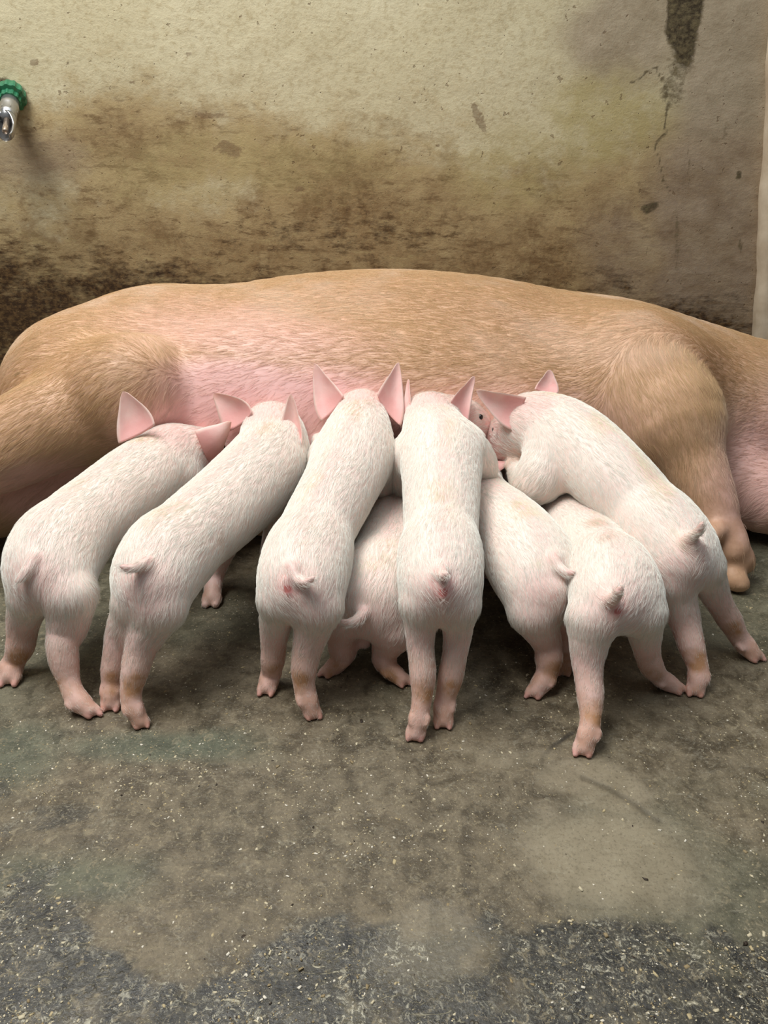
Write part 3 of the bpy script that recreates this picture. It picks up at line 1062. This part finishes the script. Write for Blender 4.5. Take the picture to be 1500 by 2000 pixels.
    yel = np.array(srgb(238, 230, 190))
    pb = [b for b in blobs if b[2] == 1]
    back = torso.p + u_ * torso.rh[:, None]

    def tint(pt):
        c = paint(pt, blobs)
        c[:, 1] *= .55 + .45 * sstep(.35, .62, fbm(pt * 85, seed + 55, 3))
        db = np.min(np.linalg.norm(pt[:, None, :] - back[None], axis=2), axis=1)
        y = sstep(.03, .0, db) * sstep(.5, .7, fbm(pt * 22, seed + 100))
        out = white * (1 - c[:, :1] * .6) + pinkh * c[:, :1] * .6
        out = out * (1 - y[:, None] * .6) + yel * y[:, None] * .6
        return out * (1 - c[:, 1:2] * .8) + mud * c[:, 1:2] * .8

    def dens(pt):
        c = paint(pt, blobs)
        dd = np.min(np.linalg.norm(pt[:, None, :] - head.p[None, ::4], axis=2), axis=1)
        d = (1 - .6 * c[:, 0]) * (c[:, 0] < .79)
        d *= .45 + .55 * sstep(.05, .10, pt[:, 2])
        d *= .35 + .65 * sstep(.02, .055, dd)
        return d
    make_fur(ob, V, Q, 340000, furlen, .0001, make_flow(flow), tint, dens, lift=(.06, .20), seed=seed, clump=7, wave=(30, .7))
    return ob


def uv_sphere(c, r, n, m, sc=(1, 1, 1)):
    V = [np.array(c) + np.array([0, 0, r * sc[2]])]
    for j in range(1, m):
        th = math.pi * j / m
        for i in range(n):
            ph = 2 * math.pi * i / n
            V.append(np.array(c) + r * np.array([sc[0] * math.sin(th) * math.cos(ph), sc[1] * math.sin(th) * math.sin(ph), sc[2] * math.cos(th)]))
    V.append(np.array(c) - np.array([0, 0, r * sc[2]]))
    Fc = []
    for i in range(n):
        Fc.append((0, 1 + i, 1 + (i + 1) % n))
        Fc.append((len(V) - 1, 1 + (m - 2) * n + (i + 1) % n, 1 + (m - 2) * n + i))
    for j in range(m - 2):
        for i in range(n):
            a = 1 + j * n + i; b = 1 + j * n + (i + 1) % n
            Fc.append((a, a + n, b + n, b))
    return V, Fc


# hind legs: first station (px, py, Y, width) then (px, py, width) ... foot on the floor
piglet('white piglet at the far left end of the row, one pink ear standing up',
       [(86, 1122, .735, 122), (98, 1088, .765, 150), (146, 1038, .81, 156), (208, 990, .865, 154), (270, 942, .925, 150), (315, 908, .975, 134), (340, 884, 1.0, 98), (408, 884, 1.03, 92), (440, 904, 1.055, 60)],
       [(60, 1165, .745, 80), (46, 1215, 62), (40, 1262, 50), (26, 1295, 46), (20, 1324, 48)],
       [(140, 1162, .73, 96), (132, 1225, 76), (122, 1262, 58), (132, 1320, 46), (148, 1362, 44), (176, 1392, 40)],
       [(68, 1092), (56, 1110), (42, 1128), (34, 1136)],
       [((232, 866, .95), (302, 830, .95), (240, 764, .975), 8, 12, .012),
        ((380, 842, .985), (414, 916, 1.0), (452, 824, 1.0), 3, 9, .012, -1)],
       marks=[(60, 1170, .010, 'bump'), (62, 1150, .022, 'pink')], seed=1)

piglet('white piglet second from the left, rump above two close-set hind feet',
       [(292, 1132, .70, 122), (310, 1102, .735, 150), (370, 1048, .79, 157), (444, 986, .86, 160), (508, 924, .925, 158), (534, 878, .975, 136), (532, 842, 1.01, 102), (540, 850, 1.055, 90), (548, 880, 1.075, 58)],
       [(262, 1180, .715, 80), (240, 1240, 66), (226, 1305, 52), (220, 1340, 48), (217, 1376, 44)],
       [(316, 1186, .70, 94), (282, 1250, 68), (264, 1310, 50), (256, 1365, 44), (274, 1414, 38)],
       [(285, 1100), (268, 1106), (250, 1110), (238, 1106)],
       [((440, 846, 1.0), (492, 808, .985), (417, 768, 1.03), 4, 20, .012),
        ((552, 858, .95), (586, 876, .94), (569, 770, .985), 10, 12, .016)],
       marks=[(258, 1175, .009, 'bump'), (262, 1160, .025, 'pink'), (432, 1052, .010, 'dirt')],
       fore=[([P(480, 960, .92), P(440, 1060, .93), P(420, 1120, .93), PF(414, 1168, .008)], [.032, .020, .014, .012]),
             ([P(540, 930, .95), P(545, 1020, .96), P(530, 1090, .95), PF(525, 1150, .008)], [.032, .022, .017, .012])],
       seed=2)

piglet('white piglet third from the left with tall pink ears standing and tail curled right',
       [(590, 1143, .69, 120), (592, 1115, .725, 148), (620, 1035, .79, 142), (664, 950, .86, 144), (690, 890, .925, 150), (702, 838, .98, 118), (706, 808, 1.02, 82), (700, 838, 1.075, 86), (690, 880, 1.09, 55)],
       [(545, 1170, .71, 78), (536, 1240, 55), (533, 1290, 44), (528, 1320, 42), (522, 1346, 42)],
       [(622, 1185, .695, 92), (606, 1245, 66), (594, 1305, 48), (596, 1350, 46), (610, 1396, 40)],
       [(572, 1110), (580, 1130), (596, 1137), (612, 1129)],
       [((628, 822, 1.0), (672, 774, 1.0), (614, 710, 1.045), 14, 2, .010),
        ((736, 770, 1.0), (782, 832, .985), (779, 708, 1.045), 2, 14, .010)],
       marks=[(564, 1143, .0060, 'bud')],
       fore=[([P(650, 900, .95), P(632, 890, .99), P(626, 865, 1.02), P(619, 850, 1.045)], [.036, .020, .013, .011]),
             ([P(725, 900, .94), P(748, 960, .96), P(748, 1000, .97), PF(735, 1150, .008)], [.034, .022, .018, .012])],
       seed=3)

piglet('small piglet crouching low behind and between the third and central piglets',
       [(728, 1190, .745, 118), (740, 1155, .765, 148), (762, 1098, .83, 150), (768, 1045, .90, 132), (765, 1008, .96, 112), (765, 985, 1.0, 100), (755, 970, 1.035, 90), (750, 970, 1.06, 85), (745, 985, 1.085, 50)],
       [(672, 1210, .76, 70), (668, 1250, 58), (668, 1285, 45), (640, 1316, 34)],
       [(775, 1225, .75, 90), (752, 1272, 52), (756, 1300, 42), (785, 1332, 38)],
       [(708, 1198), (700, 1208), (684, 1216), (668, 1214)],
       [],
       marks=[(714, 1208, .018, 'pink'), (712, 1250, .008, 'bump'), (700, 1268, .018, 'dirt')], seed=4)

piglet('white piglet at the centre of the row seen straight from behind, stub tail raised',
       [(860, 1142, .67, 112), (859, 1115, .705, 136), (861, 1035, .775, 138), (862, 950, .85, 145), (860, 888, .92, 152), (848, 845, .975, 120), (838, 815, 1.015, 85), (905, 825, 1.05, 92), (958, 865, 1.075, 60)],
       [(824, 1180, .685, 80), (821, 1250, 54), (826, 1318, 48), (822, 1380, 42), (812, 1436, 44)],
       [(894, 1180, .685, 80), (892, 1250, 52), (880, 1322, 46), (868, 1372, 44), (866, 1410, 44)],
       [(862, 1118), (866, 1124), (872, 1122)],
       [((783, 836, .99), (800, 812, .99), (797, 740, 1.03), 4, 5, .005),
        ((880, 782, 1.0), (914, 832, .995), (927, 735, 1.035), 2, 1, .008)],
       marks=[(864, 1150, .0062, 'bud'), (864, 1190, .028, 'pink')],
       fore=[([P(800, 900, .94), P(795, 960, .95), P(800, 1040, .94), PF(805, 1140, .008)], [.033, .022, .016, .012]),
             ([P(905, 880, .94), P(940, 915, .945), P(940, 990, .955), PF(930, 1120, .008)], [.034, .022, .015, .012])],
       seed=5)

piglet('white piglet right of the central one, body slanting left beneath its neighbour',
       [(1058, 1150, .735, 116), (1046, 1118, .765, 145), (1018, 1068, .815, 158), (982, 1025, .87, 142), (952, 990, .925, 118), (935, 960, .97, 100), (925, 935, 1.01, 92), (918, 915, 1.04, 85), (910, 910, 1.07, 55)],
       [(1040, 1195, .735, 92), (1066, 1250, 60), (1072, 1285, 50), (1066, 1320, 46), (1046, 1354, 40)],
       [(1092, 1170, .76, 70), (1098, 1230, 46), (1104, 1270, 40), (1100, 1312, 36)],
       [(1082, 1092), (1092, 1108), (1106, 1118), (1121, 1118)],
       [],
       marks=[(1088, 1170, .011, 'bump')], seed=6)

piglet('smaller white piglet with one hind leg stretched far back, second from the right',
       [(1200, 1170, .68, 120), (1200, 1145, .715, 145), (1172, 1088, .785, 132), (1138, 1045, .86, 125), (1108, 1012, .92, 112), (1078, 992, .96, 100), (1055, 975, .99, 90), (1040, 965, 1.02, 85), (1030, 960, 1.055, 52)],
       [(1156, 1210, .685, 95), (1148, 1290, 62), (1153, 1360, 48), (1152, 1415, 44), (1140, 1464, 46)],
       [(1256, 1195, .70, 82), (1262, 1262, 54), (1272, 1300, 44), (1292, 1325, 40), (1322, 1348, 36)],
       [(1192, 1172), (1202, 1166), (1208, 1156), (1214, 1148)],
       [],
       marks=[(1204, 1186, .0052, 'bud'), (1165, 1020, .02, 'dirt'), (1185, 1060, .018, 'dirt')], seed=7)

piglet('white piglet at the far right end, draped over its neighbour, face turned left',
       [(1330, 1092, .755, 112), (1308, 1058, .79, 136), (1252, 995, .84, 144), (1190, 930, .885, 150), (1128, 872, .94, 150), (1078, 838, .985, 135), (1038, 832, 1.01, 115), (1000, 848, 1.03, 92), (972, 882, 1.045, 52)],
       [(1310, 1135, .765, 85), (1334, 1205, 62), (1350, 1260, 47), (1364, 1310, 44), (1358, 1350, 40)],
       [(1372, 1105, .78, 78), (1398, 1165, 54), (1424, 1210, 44), (1446, 1248, 42), (1472, 1283, 40)],
       [(1340, 1056), (1354, 1046), (1366, 1034), (1372, 1022)],
       [((1028, 776, .985), (1006, 842, .975), (930, 763, .99), 2, 12, .012, -1),
        ((1044, 760, 1.04), (1090, 768, 1.04), (1074, 722, 1.06), 3, 6, .008)],
       marks=[(1358, 1088, .014, 'bump'), (1350, 1065, .018, 'pink'), (1060, 790, .03, 'pink'), (985, 880, .012, 'dark'), (1015, 885, .014, 'dirt'), (975, 850, .008, 'dark')],
       fore=[([P(1085, 890, .945), P(1050, 938, .92), P(1018, 930, .95), P(1004, 908, .985)], [.042, .032, .018, .010]),
             ([P(1010, 860, 1.02), P(1000, 900, 1.05), P(995, 1000, 1.05), PF(990, 1040, .008)], [.03, .02, .014, .012])],
       seed=8)


# ------------------------------------------------------------------ sow
def sow():
    st = [(-.47, 1.365, .158, .20, .158), (-.40, 1.355, .170, .235, .170), (-.30, 1.345, .178, .25, .178), (-.15, 1.34, .191, .255, .191), (0, 1.34, .196, .262, .196),
          (.15, 1.345, .191, .258, .191), (.30, 1.35, .178, .25, .178), (.42, 1.35, .168, .245, .168), (.52, 1.345, .156, .23, .156), (.62, 1.335, .142, .205, .142), (.74, 1.32, .125, .175, .125)]
    P3 = [(a, b, c) for a, b, c, _, _ in st]
    torso = Tube(P3, [s[3] for s in st], [s[4] for s in st], k=.05, n=41)
    head = Tube([(.74, 1.31, .125), (.90, 1.27, .115), (1.02, 1.22, .09), (1.12, 1.18, .065)], [.15, .115, .075, .055], [.125, .11, .075, .055], k=.05)
    rump = Tube([(-.44, 1.40, .17), (-.50, 1.30, .18)], [.15, .125], k=.06)
    ham = Tube([(-.40, 1.34, .18), (-.44, 1.27, .19), P(150, 760, 1.20)], [.15, .135, .10], k=.11)
    thigh = Tube([P(120, 790, 1.18), P(190, 770, 1.135), P(262, 762, 1.07)], [.085, .082, .074], k=.030)
    shank = Tube([P(260, 765, 1.08), P(180, 800, 1.08), P(90, 835, 1.05), P(-10, 885, 1.01), P(-130, 945, .97), P(-230, 1010, .94), PF(-300, 1070, .03)],
                 [.072, .072, .068, .058, .036, .028, .024], k=.035)
    low = Tube([(-.42, 1.27, .10), P(110, 930, 1.16), P(0, 965, 1.10), P(-120, 1010, 1.05), PF(-240, 1060, .03)], [.11, .085, .068, .05, .03], k=.03)
    upper_arm = Tube([(.40, 1.33, .145), P(1230, 755, 1.20)], [.12, .095], k=.12)
    shoulder = Tube([P(1240, 760, 1.17), P(1300, 835, 1.10)], [.085, .074], k=.05)
    fore = Tube([P(1300, 815, 1.11), P(1345, 900, 1.055), P(1382, 970, 1.01), P(1402, 1020, .985), P(1420, 1052, .968), PF(1428, 1072, .055)],
                [.074, .052, .038, .031, .028, .025], k=.02)
    toe1 = Tube([PF(1428, 1070, .052), PF(1442, 1090, .040), PF(1452, 1100, .030)], [.024, .0225, .017], k=.004)
    toe2 = Tube([PF(1424, 1100, .032), PF(1434, 1130, .0185), PF(1448, 1140, .0145)], [.019, .0180, .0125], k=.002)
    dew = Tube([P(1402, 1036, .955), P(1393, 1046, .945)], [.014, .012], k=.006)
    dew2 = Tube([P(1440, 1050, .97), P(1446, 1056, .965)], [.012, .009], k=.006)
    low_fore = Tube([(.50, 1.18, .10), (.62, 1.10, .07), (.76, 1.03, .045), (.86, .97, .03)], [.08, .055, .036, .028], k=.03)
    # udder: soft swelling along the belly with teats
    udder = Tube([P(300, 800, 1.17), P(430, 800, 1.135), P(600, 815, 1.125), P(800, 830, 1.12), P(1000, 850, 1.13)], [.075, .092, .095, .092, .075], [.10, .12, .125, .12, .10], k=.06)
    udder_low = Tube([(-.30, 1.17, .07), (-.1, 1.13, .07), (.15, 1.13, .07), (.32, 1.16, .07)], [.07, .085, .085, .07], k=.05)
    tubes = [torso, head, rump, udder, udder_low, ham, upper_arm, thigh, shank, low, shoulder, fore, toe1, toe2, dew, dew2, low_fore]
    for (a, b) in ((418, 905), (612, 868), (690, 880), (560, 880), (760, 890), (960, 895), (330, 900), (1040, 900)):
        h = surf_hit([torso, udder, udder_low], a, b, .9, 1.4)
        tubes.append(Tube([h + np.array([0, .012, .004]), h + np.array([0, -.014, -.004])], [.013, .0075], k=.012))
    # curly tail at the rump, behind
    tail = Tube([(-.60, 1.38, .20), (-.66, 1.36, .20), (-.69, 1.33, .17), (-.70, 1.31, .12)], [.022, .013, .010, .006], k=.02)
    tubes.append(tail)
    vox = .0045
    f, lo = build_sdf(tubes, vox)
    # finer pass only matters for the foot: built separately below as the same mesh
    V, Q = surface_nets(f, lo, vox)
    V = smooth_mesh(V, Q, 3, .5)
    # skin folds in the flank behind the thigh and at the shoulder
    base = np.array([0.0, 1.34, 0.0])
    qx, qy = proj(V[:, 0], V[:, 1], V[:, 2])
    front = V[:, 1] < 1.32

    def masks(W):
        qx, qy = proj(W[:, 0], W[:, 1], W[:, 2])
        nx = (fbm(W * 9, 200) - .5) * 60
        pk = sstep(1.25, .65, ell(qx + nx, qy + nx * .6, (560, 850), 320, 145, .0))
        pk = np.maximum(pk, .9 * sstep(1.3, .6, ell(qx + nx, qy, (480, 770), 190, 75, .1)))
        pk = np.maximum(pk, .5 * sstep(1.4, .3, ell(qx + nx, qy + nx, (480, 650), 260, 60, .1)))
        pk = np.maximum(pk, .6 * sstep(1.4, .3, ell(qx, qy, (900, 830), 330, 90)))
        pk = np.maximum(pk, .75 * sstep(1.3, .4, ell(qx + nx, qy, (1480, 930), 110, 160)))
        pk = np.maximum(pk, .8 * sstep(1.2, .5, ell(qx, qy, (120, 960), 170, 75)))
        pk *= (W[:, 1] < 1.36)
        dirt_shade = .35 * sstep(.09, .02, np.min(np.linalg.norm(W[:, None] - fore.p[None, -9:], axis=2), axis=1))
        dirt_shade = np.maximum(dirt_shade, .55 * sstep(.13, .05, np.min(np.linalg.norm(W[:, None] - fore.p[None, 4:-6], axis=2), axis=1)) * .8)
        dirt_shade = np.maximum(dirt_shade, .30 * sstep(1.3, .3, ell(qx, qy, (320, 745), 60, 50)))  # shade at the thigh fold, painted brown into the skin
        dirt_shade = np.maximum(dirt_shade, .4 * sstep(1.3, .3, ell(qx, qy, (1390, 780), 40, 110)))  # shade in the crease between foreleg and neck, painted in
        dk = .9 * sstep(1.1, .7, ell(qx, qy, (33, 731), 5, 2.4, -.4))
        return np.column_stack([pk, dirt_shade, dk])

    C = masks(V)
    # ears (towards the head, beyond the right edge)
    fv, fq, fc = [V], [Q], [C]
    nv = len(V)
    for L_, R_, T_ in (((.80, 1.30, .235), (.90, 1.22, .225), (.90, 1.12, .27)), ((.80, 1.38, .20), (.90, 1.39, .16), (.98, 1.50, .12))):
        ev, ef, eu = ear_mesh(L_, R_, T_, .02, .02, .02, th=.006)
        fv.append(ev); fq.append(ef + nv); fc.append(np.tile([.6, 0, 0], (len(ev), 1))); nv += len(ev)
    ob = mesh_from('sow', np.vstack(fv), np.vstack(fq), M_SOW, loc=base)
    set_attr(ob.data, 'tint', np.vstack(fc))
    ob['label'] = 'large golden-haired sow lying on her side against the stained wall, nursing'
    ob['category'] = 'sow'
    for s, c in ((1, (.95, 1.235, .20)), (-1, (.99, 1.31, .09))):
        a, b = uv_sphere(c, .011, 14, 10)
        mesh_from('eye', a, b, M_EYE, loc=base, parent=ob)
    gold = np.array(srgb(220, 188, 144)); pale = np.array(srgb(244, 224, 202)); pkh = np.array(srgb(242, 210, 204)); mud = np.array(srgb(168, 124, 78))

    def tint(pt):
        c = masks(pt)
        n = fbm(pt * 12, 300)[:, None]
        o = gold * (1 - sstep(.45, .75, n) * .55) + pale * sstep(.45, .75, n) * .55
        o = o * (1 - c[:, :1] * .8) + pkh * c[:, :1] * .8
        return o * (1 - c[:, 1:2] * .8) + mud * c[:, 1:2] * .8  # mud tone also carries the painted fold and crease shade

    def dens(pt):
        c = masks(pt)
        return (1 - .8 * c[:, 0]) * ((pt[:, 0] > -.85) & (pt[:, 0] < .85) & (pt[:, 1] < 1.56)) * (1 - .97 * sstep(.06, .042, np.min(np.linalg.norm(pt[:, None] - np.vstack([fore.p[-2:], toe1.p, toe2.p, dew.p])[None], axis=2), axis=1)))
    fl0 = make_flow([(torso, -1), (rump, 1), (ham, 1), (thigh, -1), (shank, 1), (low, 1), (shoulder, 1), (fore, 1), (udder, -1)])

    def flow(pt, nr):
        o = fl0(pt, nr)
        sw = (fbm(pt * 5, 410) - .5)[:, None] * 1.2
        return o + np.array([0, 0, 1.0]) * sw
    make_fur(ob, V, Q, 200000, .019, .00012, flow, tint, dens, lift=(.05, .16), seed=99, clump=5, wave=(22, .5))
    return ob


sow()


# ------------------------------------------------------------------ nipple drinker on the wall
def lathe(prof, n=28, axis_o=(0, 0, 0), axis_d=(0, 0, -1), cap=True, teeth=0, tamp=0.0):
    d = Vector(axis_d).normalized()
    q = d.to_track_quat('Z', 'Y')
    V = []; Fc = []
    for (t, r) in prof:
        for i in range(n):
            ph = 2 * math.pi * i / n
            rr = r * (1 + (tamp if teeth and (i * teeth * 2 // n) % 2 else 0))
            p = Vector(axis_o) + q @ Vector((rr * math.cos(ph), rr * math.sin(ph), t))
            V.append(p)
    for j in range(len(prof) - 1):
        for i in range(n):
            a = j * n + i; b = j * n + (i + 1) % n
            Fc.append((a, b, b + n, a + n))
    if cap:
        Fc.append(tuple(range(n))[::-1]); Fc.append(tuple(range((len(prof) - 1) * n, len(prof) * n)))
    return V, Fc


def drinker():
    M_GREEN = simple_mat('green_plastic', srgb(44, 120, 84), .4)
    M_STEEL = simple_mat('worn_steel', srgb(196, 196, 196), .28, .85)
    M_PIN = simple_mat('dull_brass', srgb(176, 158, 140), .35, .8)
    root = bpy.data.objects.new('nipple_drinker', None); COL.objects.link(root)
    o0 = P(23, 182, WALL_Y - .006)
    end = P(10, 258, WALL_Y - .115)
    root.location = o0
    d = Vector(end) - Vector(o0); L = d.length; d.normalize()
    root['label'] = 'steel nipple drinker with green collar stuck out of the wall at the left edge'
    root['category'] = 'drinker'
    s = L
    V, Fc = lathe([(-.012, .020), (0, .026), (.012, .028), (.018, .027), (.020, .020), (.032, .019), (.033, .012)], 48, o0, d, teeth=12, tamp=-.07)
    mesh_from('collar', np.array(V), Fc, M_GREEN, loc=o0, parent=root, smooth=False)
    V, Fc = lathe([(.015, .015), (.045, .0165), (.050, .0175), (.054, .0165), (.070, .0150), (.072, .0155), (.076, .0155), (.078, .0142), (.092, .0128)], 32, o0, d)
    mesh_from('body', np.array(V), Fc, M_STEEL, loc=o0, parent=root)
    # open spout: a half cup whose mouth faces the pen and up
    q = d.to_track_quat('Z', 'Y')
    n = 26
    V = []; Fc = []
    ts = np.linspace(.085, L + .012, 16)
    # direction towards the pen, square to the axis
    cdir = Vector((0, -1, .35)); cdir -= d * cdir.dot(d); cdir.normalize()
    sdir = d.cross(cdir)
    for k, rr in enumerate((.0150, .0122)):
        for t in ts:
            f = (t - ts[0]) / (ts[-1] - ts[0])
            op = math.radians(20 + 150 * min(1, f * 2.2) ** .7) / 2 * 1.0
            for i in range(n + 1):
                ph = op + (2 * math.pi - 2 * op) * i / n
                fr = 1.0 - .35 * max(0, (f - .75) / .25) ** 2
                V.append(Vector(o0) + d * t + (cdir * math.cos(ph) + sdir * math.sin(ph)) * rr * fr * (1.05 if k == 0 else 1.0))
    m = len(ts); S = m * (n + 1)
    for j in range(m - 1):
        for i in range(n):
            a = j * (n + 1) + i
            Fc.append((a, a + 1, a + n + 2, a + n + 1))
            Fc.append((S + a, S + a + n + 1, S + a + n + 2, S + a + 1))
        for i in (0, n):
            a = j * (n + 1) + i
            Fc.append((a, a + n + 1, S + a + n + 1, S + a) if i == 0 else (a, S + a, S + a + n + 1, a + n + 1))
    for j in (0, m - 1):
        for i in range(n):
            a = j * (n + 1) + i
            Fc.append((a, S + a, S + a + 1, a + 1))
    mesh_from('spout', np.array(V), Fc, M_STEEL, loc=o0, parent=root)
    V, Fc = lathe([(.080, .0055), (L - .002, .0055), (L, .0045)], 20, o0, d)
    mesh_from('pin', np.array(V), Fc, M_PIN, loc=o0, parent=root)
    # two spanner flats on the body read as a bright square
    V, Fc = lathe([(.058, .0160), (.0685, .0160)], 6, o0, d)
    mesh_from('hex_nut', np.array(V), Fc, M_STEEL, loc=o0, parent=root, smooth=False)


drinker()


# ------------------------------------------------------------------ feed crumbs strewn over the floor
def crumbs():
    rng = np.random.default_rng(5)
    N = NT('feed_crumb')
    a = N.n('ShaderNodeAttribute'); a.attribute_name = 'crumb'
    N.link(a.outputs['Color'], N.b.inputs['Base Color']); N.b.inputs['Roughness'].default_value = .7
    n = 60000
    X = rng.uniform(-.62, .62, n); Y = .30 + .62 * rng.random(n) ** 2.0
    p2 = np.column_stack([X, Y])
    keep = rng.random(n) < (.25 + .75 * sstep(.40, .66, fbm(p2 * 14, 600, 5, .6))) * (1 - .45 * sstep(.55, .75, Y))
    pd = sstep(1.2, .8, ell(X, Y, PF(1200, 1660)[:2], .10, .07))
    keep &= rng.random(n) > pd * .8
    X, Y = X[keep], Y[keep]; n = len(X)
    V = []; Fq = []; C = []
    base = np.array([[1, 1, 0], [-1, 1, 0], [-1, -1, 0], [1, -1, 0], [.7, .6, 1], [-.6, .7, 1], [-.7, -.6, 1], [.6, -.7, 1]], float)
    fc = np.array([[4, 5, 6, 7], [0, 4, 7, 3], [1, 5, 4, 0], [2, 6, 5, 1], [3, 7, 6, 2], [0, 3, 2, 1]])
    s = np.exp(rng.normal(math.log(.00036), .48, n)); s = np.minimum(s, .0015)
    ln = rng.uniform(.8, 2.0, n)
    th = rng.uniform(0, math.pi, n)
    b = base[None] * (1 + rng.normal(0, .38, (n, 8, 3)))
    bx = b[..., 0] * (s * ln)[:, None]; by = b[..., 1] * s[:, None]; bz = np.abs(b[..., 2]) * s[:, None] * .7
    c, sn = np.cos(th)[:, None], np.sin(th)[:, None]
    VV = np.stack([X[:, None] + bx * c - by * sn, Y[:, None] + bx * sn + by * c, bz - .0002], -1).reshape(-1, 3)
    FF = (fc[None] + 8 * np.arange(n)[:, None, None]).reshape(-1, 4)
    pal = np.array([srgb(200, 188, 158), srgb(182, 165, 126), srgb(222, 214, 196), srgb(146, 128, 94), srgb(52, 40, 28)])
    ci = rng.choice(5, n, p=[.34, .25, .16, .21, .04])
    o = mesh_from('feed_crumbs', VV, FF, N.m, smooth=False)
    a = o.data.attributes.new('crumb', 'FLOAT_COLOR', 'POINT')
    cc = np.ones((n, 8, 4), np.float32); cc[..., :3] = pal[ci][:, None, :]
    a.data.foreach_set('color', cc.ravel())
    o['kind'] = 'stuff'; o['label'] = 'pale crumbs of feed scattered over the wet concrete floor'; o['category'] = 'crumbs'


crumbs()
